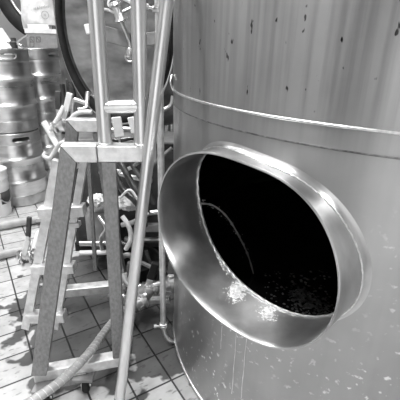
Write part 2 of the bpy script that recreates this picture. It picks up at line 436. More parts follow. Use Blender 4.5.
# ------------------------------------------------------------------ kegs
def keg_mesh_body(h=.59, r=.197):
    pr = [(0, .045), (r * .80, .045), (r * .93, .062), (r * .99, .09), (r, .12)]
    for zc in (.20, .385):
        pr += [(r, zc - .022), (r + .007, zc - .012), (r + .013, zc), (r + .007, zc + .012), (r, zc + .022)]
    pr += [(r, .47), (r * .99, .50), (r * .93, .525), (r * .7, .54), (r * .2, .545), (0, .545)]
    return lathe(B(), pr, seg=72)
def chime(z0, z1, r, holes=()):
    bm = B(); n, mz = 120, 14; g = []
    for j in range(mz + 1):
        z = z0 + (z1 - z0) * j / mz; row = []
        for i in range(n):
            a = 2 * PI * i / n; row.append(bm.verts.new((r * math.cos(a), r * math.sin(a), z)))
        g.append(row)
    for j in range(mz):
        for i in range(n):
            a = 2 * PI * (i + .5) / n; z = z0 + (z1 - z0) * (j + .5) / mz; cut = False
            for ha in holes:
                d = (a - ha + PI) % (2 * PI) - PI; u = abs(d * r); v = abs(z - (z0 + z1) / 2)
                if (u / .058) ** 4 + (v / .017) ** 4 < 1: cut = True
            if not cut: bm.faces.new((g[j][i], g[j][(i + 1) % n], g[j + 1][(i + 1) % n], g[j + 1][i]))
    return bm
def make_keg(label, holes):
    k = thing('beer_keg', label, 'keg', group='stacked steel beer kegs')
    obj('keg_body', keg_mesh_body(), M['keg'], k)
    obj('top_chime', chime(.50, .578, .1955, holes), M['keg_band'], k, solid=.003)
    obj('chime_rim', lathe(B(), torus_prof(.1945, .006, .582), seg=72, closed=True), M['keg'], k)
    obj('bottom_chime', lathe(B(), [(.1935, .008), (.1975, .006), (.1985, .03), (.1985, .075), (.196, .085), (.193, .085), (.194, .03)], seg=72, closed=True), M['keg_band'], k)
    obj('keg_valve', lathe(B(), [(0, .54), (.03, .54), (.03, .57), (.02, .575), (0, .575)], seg=32), M['keg_band'], k)
    return k
k0 = make_keg('upper steel keg at the left edge with a hand slot in its top band', (0, PI, PI / 2, -PI / 2))
def dup(o, loc, rz, label):
    r = o.copy(); C.objects.link(r); r.location = loc; r.rotation_euler = (0, 0, rz); r['label'] = label
    for ch in o.children:
        c = ch.copy(); C.objects.link(c); c.parent = r; c.matrix_parent_inverse = Matrix()
    return r
for ch in k0.children: ch.matrix_parent_inverse = Matrix()
KL, KR = (-1.492, 2.92), (-1.393, 3.328)
k0.location = (KL[0], KL[1], .591); k0.rotation_euler = (0, 0, .69)
dup(k0, (KL[0], KL[1], 0), .74, 'lower steel keg standing on the floor behind the white bucket')
dup(k0, (KR[0], KR[1], .591), -.39, 'upper steel keg carrying the cardboard box')
dup(k0, (KR[0], KR[1], 0), .9, 'lower steel keg mostly hidden behind the white hose, under the box stack')

# boxes on the right keg
ZK = 1.181
bx0, bx1 = at(27.5, 48, Y=3.20).x, at(58, 48, Y=3.20).x
cb = thing('cardboard_box', 'grey cardboard box with small printed marks on top of the right keg stack', 'box', ((bx0 + bx1) / 2, 3.32, ZK))
zt = at(40, 33.5, Y=3.20).z
obj('carton', box(B(), bx0, bx1, 3.20, 3.446, ZK + .001, zt), M['cardboard'], cb, .002)
obj('lid_flaps', box(B(), bx0 - .004, bx1 + .004, 3.196, 3.45, zt + .0005, at(40, 29, Y=3.20).z), M['card_light'], cb, .002)
bm = B()
def stroke(bm, x0, y0, x1, y1, Y, w=.004): bar(bm, at(x0, y0, Y=Y), at(x1, y1, Y=Y), w, .001, (0, 1, 0))
for x0 in (30, 36.3):
    for (a, b, c, d) in ((0, 37, 4, 37), (0, 47 if x0 < 31 else 42, 4, 47 if x0 < 31 else 42), (0, 37, 0, 47 if x0 < 31 else 42), (4, 37, 4, 47 if x0 < 31 else 42)): stroke(bm, x0 + a, b, x0 + c, d, 3.1988)
stroke(bm, 30, 42, 34, 42, 3.1988); stroke(bm, 31, 39, 33, 41, 3.1988); stroke(bm, 37, 38, 39.5, 41, 3.1988)
obj('printed_marks', bm, M['ink'], cb)
zl = at(40, 29, Y=3.20).z
wb = thing('white_box', 'small flat white box lying on the cardboard box', 'box', ((bx0 + bx1) / 2, 3.27, zl))
wx0, wx1 = at(28, 28, Y=3.21).x, at(49, 28, Y=3.21).x
obj('carton', box(B(), wx0, wx1, 3.205, 3.37, zl + .001, at(40, 24.5, Y=3.21).z), M['white'], wb, .002)
dkx = at(53.5, 27, Y=3.25).x
tag(obj('dark_block', box(B(), wx1 + .012, dkx + .03, 3.23, 3.31, zl + .001, zl + .03), M['dark'], None, .003), 'small dark block lying beside the flat white box', 'block')
# paper sack standing behind on the boxes
def sack():
    bm = B(); x0, x1 = at(21, 10, Y=3.42).x, at(54.5, 10, Y=3.42).x; z0 = zl + .003; z1 = at(40, -26, Y=3.42).z
    n, k = 24, 24; cy = 3.418
    F = [[None] * (n + 1) for _ in range(k + 1)]; G = [[None] * (n + 1) for _ in range(k + 1)]
    for j in range(k + 1):
        for i in range(n + 1):
            u, v = i / n, j / k; e = (1 - (2 * u - 1) ** 6) * (1 - (2 * v - 1) ** 8)
            w = .004 * math.sin(u * 9 + v * 5) * math.sin(v * 11)
            x = x0 + (x1 - x0) * u + .006 * math.sin(v * 9) * (2 * u - 1); z = z0 + (z1 - z0) * v
            F[j][i] = bm.verts.new((x, cy - .0345 * e + w * e, z)); G[j][i] = F[j][i] if e < 1e-6 else bm.verts.new((x, cy + .034 * e, z))
    for j in range(k):
        for i in range(n):
            for Q, fl in ((F, 0), (G, 1)):
                q = [Q[j][i], Q[j][i + 1], Q[j + 1][i + 1], Q[j + 1][i]]
                try: bm.faces.new(q[::-1] if fl else q)
                except ValueError: pass
    return bm
sk = thing('paper_sack', 'pale printed paper sack standing upright behind the white box', 'sack', (at(38, 10, Y=3.42).x, 3.418, zl))
obj('sack_body', sack(), M['paper'], sk)
bm = B()
ys = 3.3765
cc = at(45, 15, Y=ys); lathe(bm, [(.026, 0), (.031, 0), (.031, .001), (.026, .001)], cc, (0, -1, 0), 40, closed=True)
lathe(bm, [(0, 0), (.006, 0), (.006, .001), (0, .001)], cc, (0, -1, 0), 16)
rx = random.Random(3)
for k in range(11):
    x = 34 + k * 1.45
    stroke(bm, x, 10.2 - k * .25, x + rx.uniform(-.2, .7), 7.4 - k * .25 + rx.uniform(-.4, .6), ys, .005)
    if k % 2 == 0: stroke(bm, x, 8.8 - k * .25, x + 1.1, 8.8 - k * .25, ys, .003)
obj('sack_print', bm, M['ink_pale'], sk)

# keg coupler and white cloth on the left keg
kc = thing('keg_coupler', 'steel keg coupler with a bright lever on the left keg top', 'coupler', (KL[0] + .1, KL[1], 1.14))
cp = at(14, 44, Y=2.87)
obj('coupler_body', lathe(B(), [(0, 1.138 - cp.z), (.02, 1.138 - cp.z), (.022, -.01), (.03, 0), (.03, .012), (.018, .02), (.018, .04), (0, .045)], cp, seg=24), M['dark'], kc)
bm = B(); tube(bm, [cp + V(.0, -.01, -.01), at(20, 40, Y=2.86), at(27.5, 35, Y=2.86)], .006, 10); obj('lever', bm, M['tube'], kc)
bm = B(); tube(bm, [cp + V(-.05, 0, .01), cp + V(.05, -.01, -.005), cp + V(.06, 0, -.03)], .007, 10); obj('gas_inlet', bm, M['steel'], kc)
ap = at(1, 31, Y=2.90)
bm = B(); n = 40
top = [bm.verts.new(ap + V(.012 * math.cos(2 * PI * k / n), .012 * math.sin(2 * PI * k / n), .02)) for k in range(n)]
mid = [bm.verts.new(ap + V((.055 + .006 * math.sin(5 * 2 * PI * k / n)) * math.cos(2 * PI * k / n), (.04 + .006 * math.sin(4 * 2 * PI * k / n)) * math.sin(2 * PI * k / n), -.07)) for k in range(n)]
bot = [bm.verts.new(ap + V((.115 + .012 * math.sin(6 * 2 * PI * k / n)) * math.cos(2 * PI * k / n), (.06 + .01 * math.sin(5 * 2 * PI * k / n)) * math.sin(2 * PI * k / n), 1.183 - ap.z)) for k in range(n)]
for a, b in ((top, mid), (mid, bot)):
    for k in range(n): bm.faces.new((a[k], a[(k + 1) % n], b[(k + 1) % n], b[k]))
bm.faces.new(top[::-1]); bm.faces.new(bot)
tag(obj('white_cloth', bm, M['fabric']), 'white cloth heaped on the left keg top at the photo edge', 'cloth')

# ------------------------------------------------------------------ hatch tanks behind
def hatch_tank(cx, cy, r, z0, z1, label):
    t = thing('rear_tank', label, 'tank', (cx, cy, 0))
    obj('tank_body', lathe(B(), [(0, z0 - .06), (r * .6, z0 - .04), (r * .94, z0), (r, z0 + .05), (r, z1), (r * .5, z1 + .12), (0, z1 + .15)], (cx, cy, 0), seg=96), M['door_steel'], t)
    for k in range(4):
        a = PI / 4 + k * PI / 2; x, y = cx + r * .75 * math.cos(a), cy + r * .75 * math.sin(a)
        bm = B(); tube(bm, [(x, y, 0), (x, y, z0 + .03)], .03, 16, False); obj('leg', bm, M['steel'], t)
    return t
# centre tank with the large round hatch
HC = V(at(116, 24, Y=2.26).x, 2.26, at(116, 24, Y=2.26).z)
rt = hatch_tank(HC.x - .03, 2.80, .47, .74, 2.9, 'rear steel tank with a big round black-edged hatch behind the handrail')
HX, HZ = .322, .535
def ell(bm, prof, c, ax=(0, -1, 0)): return lathe(bm, prof, c, ax, 96, sx=HX / HZ)
obj('hatch_neck', ell(B(), [(HZ - .02, -.02), (HZ + .005, -.02), (HZ + .005, -.22), (HZ - .02, -.22)], HC), M['steel'], rt)
obj('hatch_flange', ell(B(), [(HZ - .03, -.022), (HZ + .015, -.022), (HZ + .022, -.012), (HZ + .015, -.002), (HZ - .03, -.002)], HC), M['tube'], rt)
obj('hatch_gasket', ell(B(), torus_prof(HZ - .028, .034, .004, 16), HC), M['rubber'], rt)
dr = obj('hatch_door', ell(B(), [(0, -.040), (.15, -.039), (.28, -.034), (.38, -.022), (HZ - .075, -.006), (HZ - .06, .012), (HZ - .048, .022), (HZ - .036, .012), (HZ - .036, -.05), (0, -.13)], HC), M['door_steel'], rt)
def sub(name, bm, mt, par, bevel=0.):
    o = obj(name, bm, mt, None, bevel); o.parent = par; o.matrix_parent_inverse = (rt.matrix_world @ par.matrix_parent_inverse @ par.matrix_basis).inverted() if False else par_inv(par); return o
def par_inv(par):
    bpy.context.view_layer.update(); return par.matrix_world.inverted()
YD = 2.20
bm = B(); bar(bm, at(97, 31, Y=YD), at(131, 41, Y=YD), .035, .075); bar(bm, at(131, 41, Y=YD), at(166, 37, Y=YD), .035, .065); sub('cross_arm', bm, M['midgray'], dr, .003)
bm = B(); tube(bm, [at(130, 48, Y=YD - .03), at(129, 40, Y=YD - .03), at(118, 14, Y=YD - .07)], .010, 14); sub('screw_rod', bm, M['steel'], dr)
bm = B(); lathe(bm, [(0, -.045), (.030, -.045), (.040, -.038), (.026, -.024), (.022, .024), (.034, .036), (.026, .05), (0, .05)], at(118, 12, Y=YD - .07), (-.28, -.2, .9), 32); sub('hand_knob', bm, M['tube'], dr)
bm = B(); tube(bm, [at(97, 8, Y=YD - .09), at(108, 10, Y=YD - .08), at(118, 13, Y=YD - .07), at(131, 8, Y=YD - .06), at(139, 5, Y=YD - .06)], .008, 12); sub('wheel_spoke', bm, M['tube'], dr)
bm = B(); tube(bm, [at(112, -6, Y=YD - .08), at(108, 4, Y=YD - .08), at(112, 8, Y=YD - .08)], .005, 10); tube(bm, [at(120, -4, Y=YD - .05), at(132, 2, Y=YD - .05), at(142, 3, Y=YD - .05)], .012, 12); sub('wheel_rim', bm, M['white'], dr)
bm = B(); lathe(bm, [(0, -.03), (.018, -.03), (.028, -.01), (.024, .015), (.014, .03), (0, .03)], at(130, 53, Y=YD - .02), (0, -.2, 1), 20); lathe(bm, torus_prof(.024, .006), at(130, 57, Y=YD - .03), (0, -1, .2), 20, closed=True); sub('clamp_nut', bm, M['steel'], dr)
bm = B(); bar(bm, at(87, 24, Y=YD + .02), at(89.5, 34, Y=YD + .02), .03, .03); sub('latch', bm, M['white'], dr, .005)
# left tank, only its round black-edged hatch shows above the kegs
LC = V(at(46, -14, Y=3.80).x, 3.80, at(46, -14, Y=3.80).z)
lt = hatch_tank(LC.x, 4.22, .30, 1.0, 2.9, 'far left tank with a thick black ring seen above the kegs')
r0 = .445
obj('hatch_gasket', lathe(B(), [(r0 - .09, .0), (r0 - .07, .02), (r0, .03), (r0 + .03, .02), (r0 + .035, -.02), (r0, -.05), (r0 - .09, -.05)], LC, (0, -1, 0), 96, closed=True), M['rubber'], lt)
obj('hatch_lip', lathe(B(), torus_prof(r0 - .10, .012, .01), LC, (0, -1, 0), 96, closed=True), M['tube'], lt)
obj('hatch_door', lathe(B(), [(0, .02), (.2, .015), (.30, .0), (r0 - .05, -.01), (r0 - .05, -.06), (0, -.10)], LC, (0, -1, 0), 96), M['card_light'] if False else M['door_steel'], lt)
obj('hatch_neck', lathe(B(), [(r0 - .03, -.03), (r0 + .01, -.03), (r0 + .01, -.30), (0, -.30)], LC, (0, -1, 0), 96), M['steel'], lt)

# ------------------------------------------------------------------ mobile ladder (platform steps)
TW = .049
A0 = at(69.5, 152, z=.92); A1 = at(156, 152.5, z=.92)              # near top bar
F0 = at(40, 371, z=.115); F1 = at(119, 354, z=.115)              # near feet
ld = thing('platform_ladder', 'steel platform ladder of square tube with twin round handrails', 'ladder', ((F0.x + F1.x) / 2, 1.2, 0))
ux = (A1 - A0).normalized()
def ladbar(name, a, b, w=TW, h=TW, mt='bar', bevel=.004, ref=None):
    return obj(name, bar(B(), a, b, w, h, ref), M[mt], ld, bevel)
seam = at(98.6, 152, z=.92); sq = A0.lerp(A1, (seam.x - A0.x) / (A1.x - A0.x))
VR = (-.2, 1, 0)
mn = ((F0 - A0).normalized() - ux).normalized()
obj('top_bar', bar_m(B(), A0, sq - ux * .0012, .052, .052, (0, 0, 1), mn), M['bar_top'], ld, .003)
ladbar('top_bar', sq + ux * .0012, A1, .050, .050, 'bar_top')
dz = V(0, 0, .027)
obj('leg', bar_m(B(), A0, F0, .052, .052, VR, mn), M['bar'], ld, .003)
RTp = at(109, 160, Y=(A0.y + A1.y) / 2)
ladbar('leg', RTp, F1, .046, .048, ref=VR)
bl0, bl1 = at(34.5, 374, z=.092), at(126, 357, z=.092)
ladbar('base_bar', bl0, bl1, .045, .045, 'bar_top')
# far frame
G0 = at(73, 124.5, z=.92); G1 = at(103, 125, z=.92)
vx = (G1 - G0).normalized()

H0, H1 = at(58, 284, z=.14), at(122, 279, z=.14)
mf = ((H0 - G0).normalized() - vx).normalized()
obj('top_bar', bar_m(B(), G0, G1, .050, .050, (0, 0, 1), mf), M['bar_top'], ld, .003)
obj('leg', bar_m(B(), G0, H0, .050, .050, VR, mf), M['bar'], ld, .003); ladbar('leg', G1 - dz - vx * .02, H1, .042, .042, ref=(0, 1, 0))
ladbar('base_bar', at(52, 292.5, z=.1), at(126, 285, z=.1), .05, .045, 'bar_top')
# side rails joining the two frames at the foot
ladbar('side_rail', at(123, 352, z=.075), at(122, 288, z=.075), .03, .03)
# step rails and step plates on the left flank
YS = 1.24
def rail(x0, y0, x1, y1, w, name='step_rail'): return obj(name, bar(B(), at(x0, y0, Y=YS), at(x1, y1, Y=YS), .02, w, (-.0, 1, 0)) if False else bar(B(), at(x0, y0, Y=YS), at(x1, y1, Y=YS), w, .022, (0, 1, 0)), M['bar_top'], ld, .002)
rail(58, 160, 26, 328, .034); rail(86, 150, 56, 328, .026)
for (xa, ya, xb, yb, h) in ((40, 212, 85, 209.5, .040), (33, 268, 75, 267, .036), (28, 316.5, 65.5, 315.5, .040)):
    a, b = at(xa, ya, Y=YS - .012), at(xb, yb, Y=YS - .012)
    obj('step', bar(B(), a, b, .045, h), M['bar_top'], ld, .003)
a, b = at(66, 224, Y=YS), at(80, 224, Y=YS); obj('step_bracket', bar(B(), a, b, .03, .018), M['bar_top'], ld, .002)
for pa, pb_ in ((at(63, 233, Y=YS), at(72, 232, Y=YS)), (at(61, 282, Y=YS), at(68, 281, Y=YS))): obj('rail_pin', tube(B(), [pa, pb_], .008, 10, False), M['steel'], ld)
# thin brace behind
bm = B(); bar(bm, at(88.5, 158, Y=1.45), at(95.5, 270, Y=1.45), .016, .016, (0, 1, 0)); obj('brace', bm, M['bar'], ld, .002)
# handrails: lower ends stand on the near top bar
def rail_tube(x0, y0, x1, y1, r, name='handrail'):
    Yt = A0.y + .012; a = at(x1, y1, Y=Yt); top = at(x0, y0, Y=Yt); d = (top - a); b = a + d * 1.55
    bm = B(); tube(bm, [a, b], r, 28, False); return obj(name, bm, M['tube'], ld), a, b
_, a1, b1 = rail_tube(95.3, 0, 105.5, 147, .0210)
_, a2, b2 = rail_tube(138.2, 0, 141.8, 147, .0210)
bm = B(); tube(bm, [b1, b1 + V(.005, .02, .06), b1.lerp(b2, .5) + V(0, .03, .09), b2 + V(-.005, .02, .06), b2], .018, 24); obj('handrail', bm, M['tube'], ld)
bm = B(); tube(bm, [at(104, 107.3, Y=A0.y + .012), at(140.5, 106.3, Y=A0.y + .012)], .0195, 24, False); obj('rung', bm, M['tube'], ld)
for a in (a1, a2):
    bm = B(); lathe(bm, torus_prof(.0205, .004), (a.x, a.y, .947), seg=28, closed=True); obj('foot_weld', bm, M['weld'], ld)
# small plate castor mounts
def castor(x, y, wh=True):
    p = at(x, y, z=.0); r = .030; c = V(p.x, p.y, r)
    m_ = obj('castor', box(B(), p.x - .045, p.x + .03, p.y - .02, p.y + .03, .058, .071), M['midgray'], ld, .002)
    bm = B(); tube(bm, [(p.x - .018, p.y, r - .008), (p.x - .019, p.y, .060), (p.x + .019, p.y, .060), (p.x + .018, p.y, r - .008)], .004, 8, False); o = obj('castor_fork', bm, M['dark'], None); o.parent = m_; o.matrix_parent_inverse = par_inv(m_)
    bm = B(); lathe(bm, [(0, -.012), (r * .8, -.012), (r, -.007), (r, .007), (r * .8, .012), (0, .012)], c, (1, .1, 0), 32)
    o = obj('castor_wheel', bm, M['rubber'], None); o.parent = m_; o.matrix_parent_inverse = par_inv(m_)
    bm = B(); lathe(bm, [(0, -.019), (.009, -.019), (.009, .019), (0, .019)], c, (1, .1, 0), 16); lathe(bm, torus_prof(.018, .003, -.012, 8), c, (1, .1, 0), 24, closed=True); o = obj('castor_hub', bm, M['tube'], None); o.parent = m_; o.matrix_parent_inverse = par_inv(m_)
obj('castor_plate', bar(B(), at(61, 381, z=.055), at(87, 375.5, z=.055), .02, .045), M['bar'], ld, .002)
castor(87, 390)
castor(48, 402); castor(60, 312); castor(118, 306)

# ------------------------------------------------------------------ leaning round pole
pb = at(119, 404, z=.012); pt = at(170.5, -30, Y=1.13)
pole = thing('steel_pole', 'long polished steel tube leaning across the ladder beside the tank', 'pole', pb)
bm = B(); tube(bm, [pb, pt], .0185, 28, False); obj('tube', bm, M['tube'], pole)
bm = B(); lathe(bm, [(0, 0), (.0195, 0), (.0195, .03), (0, .03)], pb, (pt - pb), 24); obj('end_cap', bm, M['midgray'], pole)

# ------------------------------------------------------------------ thin level pipe beside the tank
YP = 1.30
lp = thing('level_pipe', 'thin vertical white-grey pipe with clamps running down beside the tank', 'pipe', at(164, 330, Y=YP))
bm = B(); tube(bm, [at(158.8, 12, Y=YP), at(163.2, 322, Y=YP)], .0125, 20, False); obj('pipe', bm, M['bar_top'], lp)
bm = B(); tube(bm, [at(163.2, 322, Y=YP), at(163.8, 330, Y=YP - .005), at(166.5, 337, Y=YP - .01), at(171, 341, Y=YP - .012), at(178, 342.5, Y=YP)], .0095, 16); obj('elbow', bm, M['tube'], lp)
for (x, y, r) in ((158.5, 9, .019), (163.4, 325, .017)):
    p = at(x, y, Y=YP); bm = B(); lathe(bm, [(.008, -.012), (r, -.009), (r, -.002), (r * .8, 0), (r, .003), (r, .009), (.008, .012)], p, (0, 0, 1), 24, closed=True)
    tube(bm, [p + V(-.015, -.01, 0), p + V(-.032, -.014, .004)], .005, 10, False); lathe(bm, [(0, -.006), (.009, -.006), (.009, .006), (0, .006)], p + V(-.034, -.014, .005), (1, .2, 0), 12); obj('clamp', bm, M['tube'], lp)
bm = B(); tube(bm, [at(158.8, -40, Y=YP), at(158.8, 8, Y=YP)], .014, 20, False); obj('upper_pipe', bm, M['tube'], lp)
tag(obj('coiled_wire', tube(B(), [at(172, 75, Y=1.35), at(170.5, 82, Y=1.33), at(173, 90, Y=1.33), at(177, 95, Y=1.36)], .003, 10), M['tube']), 'short bent wire hanging beside the tank weld seam', 'wire')

# ------------------------------------------------------------------ ribbed hose on the floor
def ribbed(name, pts, r, pitch, label):
    t = thing(name, label, 'hose', pts[0])
    P = smooth_path(pts, 40); bm = B(); tube(bm, P, r, 24, False); obj('hose_tube', bm, M['hose'], t)
    bm = B(); s, q = frame(P[1] - P[0]); L = 0; H = []
    for i in range(len(P) - 1):
        d = P[i + 1] - P[i]; l = d.length; dn = d.normalized(); s = (s - dn * s.dot(dn)).normalized(); q = dn.cross(s); nn = max(1, int(l / pitch * 16))
        for k in range(nn):
            ph = 2 * PI * (L + l * k / nn) / pitch; H.append(P[i] + d * k / nn + (s * math.cos(ph) + q * math.sin(ph)) * (r * .97))
        L += l
    tube(bm, H, r * .10, 6, False); obj('hose_spiral', bm, M['hose_rib'], t)
    return t
hp = [at(30, 402, z=.02 + .0), at(52, 388, z=.05), at(75, 368, z=.155), at(93, 349, z=.16), at(105, 334, z=.13), at(116, 316, z=.10), at(128, 306, z=.09), at(138, 300, z=.1)]
hp = [at(14, 412, z=.155), at(35, 399, z=.158), at(57, 384, z=.160), at(78, 365, z=.160), at(93, 348, z=.150), at(106, 330, z=.125), at(118, 316, z=.10), at(130, 306, z=.085), at(139, 301, z=.09)]
ribbed('ribbed_hose', hp,   .0160, .020, 'grey ribbed hose lying over the ladder base bar in the foreground')

# ------------------------------------------------------------------ left floor: pipes, valve, bucket
def pipe_thing(name, pts, r, mt, label, cat='pipe', seg=20, group=None):
    bm = B(); tube(bm, pts, r, seg); return tag(obj(name, bm, M[mt]), label, cat, group)
pipe_thing('white_hose', [at(-20, 227.5, z=.035), at(0, 225.5, z=.035), at(22, 221.5, z=.035), at(40, 218.5, z=.04)], .031, 'pale_hose', 'pale hose across the floor in front of the lower left keg', 'hose')
pipe_thing('white_hose', [at(-20, 259, z=.03), at(0, 255, z=.03), at(14, 251.5, z=.03), at(24, 250, z=.03)], .0275, 'pale_hose', 'pale hose on the floor ending at the valve with the white lever', 'hose')
pipe_thing('hose_fitting', [at(36, 220, z=.05), at(41, 219, z=.055), at(45, 214, z=.075), at(43, 209, z=.10)], .016, 'steel', 'steel elbow fitting at the end of the farther floor hose', 'fitting')
vc = at(27, 255, z=.04)
vl = thing('floor_valve', 'steel ball valve on the floor with upright white and grey lever', 'valve', vc)
obj('valve_body', lathe(B(), [(0, -.05), (.03, -.05), (.036, -.04), (.026, -.03), (.03, -.015), (.036, 0), (.03, .015), (.026, .03), (.036, .04), (.030, .05), (0, .05)], vc, (1, .15, .1), 32), M['tube'], vl)
bm = B(); lathe(bm, torus_prof(.034, .007), at(22.5, 257, z=.045), (1, .15, 0), 24, closed=True); lathe(bm, torus_prof(.034, .007), at(31.5, 257, z=.045), (1, .15, 0), 24, closed=True); obj('clamp_ring', bm, M['steel'], vl)
vt = at(28.5, 226, Y=vc.y - .03); vm = at(28.0, 240, Y=vc.y - .03)
bm = B(); bar(bm, vc + V(0, -.03, .02), vm, .030, .022, (0, 1, 0)); bar(bm, vm, at(28.2, 235, Y=vc.y - .03), .024, .02, (0, 1, 0)); obj('lever', bm, M['white'], vl, .004)
bm = B(); bar(bm, at(28.3, 237, Y=vc.y - .03), at(29.3, 217, Y=vc.y - .03), .026, .02, (0, 1, 0)); obj('lever_grip', bm, M['dark'], vl, .005)
pipe_thing('bent_hose', [at(31, 254, z=.05), at(34, 250, z=.06), at(36, 242, z=.07), at(38, 234, z=.09), at(41, 232, z=.09), at(44, 236, z=.06)], .017, 'white_hose', 'short bent pale hose between the valve and the ladder rail', 'hose')
# bucket
bp = at(0, 213, z=0); bk = thing('white_bucket', 'white plastic bucket cut by the left edge of the photo', 'bucket', bp)
bz = at(4, 170, Y=bp.y).z; br = .098
obj('bucket_wall', lathe(B(), [(0, .0), (br * .86, .0), (br * .87, .01), (br * .95, bz * .62), (br * 1.0, bz * .66), (br * .96, bz * .70), (br * .97, bz * .80), (br * 1.03, bz * .83), (br * .985, bz * .88), (br, bz * .96), (br * 1.04, bz), (br * .95, bz), (br * .9, bz * .5), (0, .02)], bp, seg=64), M['pail'], bk)
obj('bucket_lid', lathe(B(), [(0, bz - .012), (br * .9, bz - .012), (br * 1.0, bz + .006), (br * .9, bz + .012), (0, bz + .006)], bp, seg=64), M['pail'], bk)
bm = B(); n = 16
for i in range(n):
    a = -.75 + 1.15 * i / n; a2_ = -.75 + 1.15 * (i + 1) / n
    def w(a, z, r): return V(bp.x + r * math.cos(a), bp.y + r * math.sin(a), z)
    bm.faces.new([bm.verts.new(w(a, bz * .28, br * .925)), bm.verts.new(w(a2_, bz * .28, br * .925)), bm.verts.new(w(a2_, bz * .55, br * .955)), bm.verts.new(w(a, bz * .55, br * .955))])
obj('bucket_label', bm, M['ink'], bk, solid=.001)
bm = B(); tube(bm, [w(-1.2 + 1.7 * i / 12, bz * .60 - .10 * math.sin(PI * i / 12), br * 1.03 + .004) for i in range(13)], .004, 8); obj('bail_handle', bm, M['tube'], bk)

# ------------------------------------------------------------------ clutter behind the ladder: hoses, valves, added shade block
def hose(pts, r, mt, label, name='rubber_hose', cat='hose', rf=None): return pipe_thing(name, pts, r, mt, label, cat)
hose([at(44, 122, Y=2.25), at(52, 136, Y=2.22), at(58, 146, Y=2.15), at(66, 156, Y=2.05), at(76, 166, Y=1.95)], .019, 'white_hose', 'thick white hose curving down beside the kegs towards the ladder top', 'white_hose')
hose([at(68, 141, Y=1.98), at(60, 144, Y=2.02), at(55, 151, Y=2.05), at(50, 158, Y=2.05), at(44, 156, Y=2.06), at(46, 152, Y=2.07)], .012, 'white_hose', 'white hooked hose end just left of the ladder top bar', 'white_hose')
def fly_valve(p, label, lv, mt='tube', grip='dark', s=1.):
    t = thing('pipe_valve', label, 'valve', p, 'pipe valves behind the ladder')
    obj('valve_body', lathe(B(), [(0, -.045 * s), (.022 * s, -.045 * s), (.03 * s, -.035 * s), (.02 * s, -.025 * s), (.03 * s, -.008 * s), (.036 * s, 0), (.03 * s, .008 * s), (.02 * s, .025 * s), (.03 * s, .035 * s), (.022 * s, .045 * s), (0, .045 * s)], p, (1, .3, .3), 28), M[mt], t)
    a = p; m_ = p.lerp(lv, .45)
    bm = B(); bar(bm, a, m_, .022 * s, .014 * s, (0, 1, 0)); lathe(bm, [(0, -.03 * s), (.012 * s, -.03 * s), (.014 * s, .03 * s), (0, .03 * s)], a, (lv - a), 16); obj('lever', bm, M['tube'], t, .002)
    obj('lever_grip', bar(B(), m_, lv, .028 * s, .018 * s, (0, 1, 0)), M[grip], t, .004)
    return t
YV = 2.3
fly_valve(at(59, 124, Y=YV), 'pipe valve with an upright dark grip in front of the right kegs', at(58, 91, Y=YV), s=1.25)
fly_valve(at(63, 125, Y=YV - .1), 'pipe valve with a pale upright grip next to the dark-gripped one', at(70, 93, Y=YV - .1), grip='white', s=1.25)
hose([at(46, 124, Y=YV), at(54, 125, Y=YV), at(60, 120, Y=YV), at(66, 110, Y=YV - .02)], .013, 'tube', 'steel pipe elbow joining the two upright valves', 'steel_pipe', 'pipe')
hose([at(50, 130, Y=YV - .1), at(58, 118, Y=YV - .12), at(64, 106, Y=YV - .1)], .013, 'white', 'white pipe slanting up to the pale-gripped valve', 'white_pipe', 'pipe')
hose([at(70, 120, Y=2.0), at(76, 114, Y=1.98), at(84, 112, Y=1.97), at(92, 112, Y=1.97)], .012, 'white_hose', 'white hose running along behind the far top bar', 'white_hose')
hose([at(73, 116, Y=2.1), at(73, 104, Y=2.1), at(76, 100, Y=2.1), at(88, 104, Y=2.1)], .013, 'steel', 'bent steel pipe under the hatch rim left of the handrail', 'steel_pipe', 'pipe')
hose([at(88, 92, Y=2.1), at(87, 100, Y=2.08), at(86, 108, Y=2.05), at(78, 110, Y=2.03)], .012, 'tube', 'short bright pipe elbow below the round hatch rim', 'steel_pipe', 'pipe')
hose([at(62, 84, Y=2.45), at(64, 100, Y=2.45), at(66, 116, Y=2.42), at(64, 134, Y=2.4)], .016, 'dark_hose', 'dark hose hanging beside the right keg')
hose([at(70, 82, Y=2.4), at(74, 96, Y=2.38), at(70, 112, Y=2.38), at(74, 126, Y=2.36)], .014, 'dark_hose', 'dark hose hanging beneath the left side of the hatch')
bx = at(79, 92, Y=2.5)
tag(obj('control_box', box(B(), bx.x - .075, bx.x + .07, 2.48, 2.6, bx.z - .10, bx.z + .08), M['dark'], None, .006), 'dark control box low on the rear tank under the hatch', 'box')
# dark block added in place of the shade beneath the rear tank
px0, px1 = at(79, 230, Y=1.95).x, at(114, 230, Y=1.95).x
pu = thing('shade_block', 'added dark block standing in for the shade behind the ladder', 'cabinet', ((px0 + px1) / 2, 2.1, 0))
obj('shade_block_body', box(B(), px0 - .06, .0, 2.04, 2.29, .06, .72), M['dark'], pu, .008)
obj('shade_block_front', box(B(), px0 - .04, -.02, 2.025, 2.039, .12, .68), M['dark'], pu, .004)
obj('shade_block_edge', box(B(), px0 - .065, .005, 2.022, 2.295, .721, .735), M['midgray'], pu, .003)
obj('shade_block_foot', box(B(), px0 - .08, -.02, 2.07, 2.27, 0, .059), M['rubber'], pu)
pipe_thing('floor_pipe', [at(80, 243.5, Y=1.86), at(116, 243, Y=1.86)], .015, 'steel', 'upper of two level steel pipes in front of the added dark block')
pipe_thing('floor_pipe', [at(80, 253, Y=1.84), at(116, 252, Y=1.84)], .015, 'white_hose', 'lower of two level pipes in front of the added dark block')
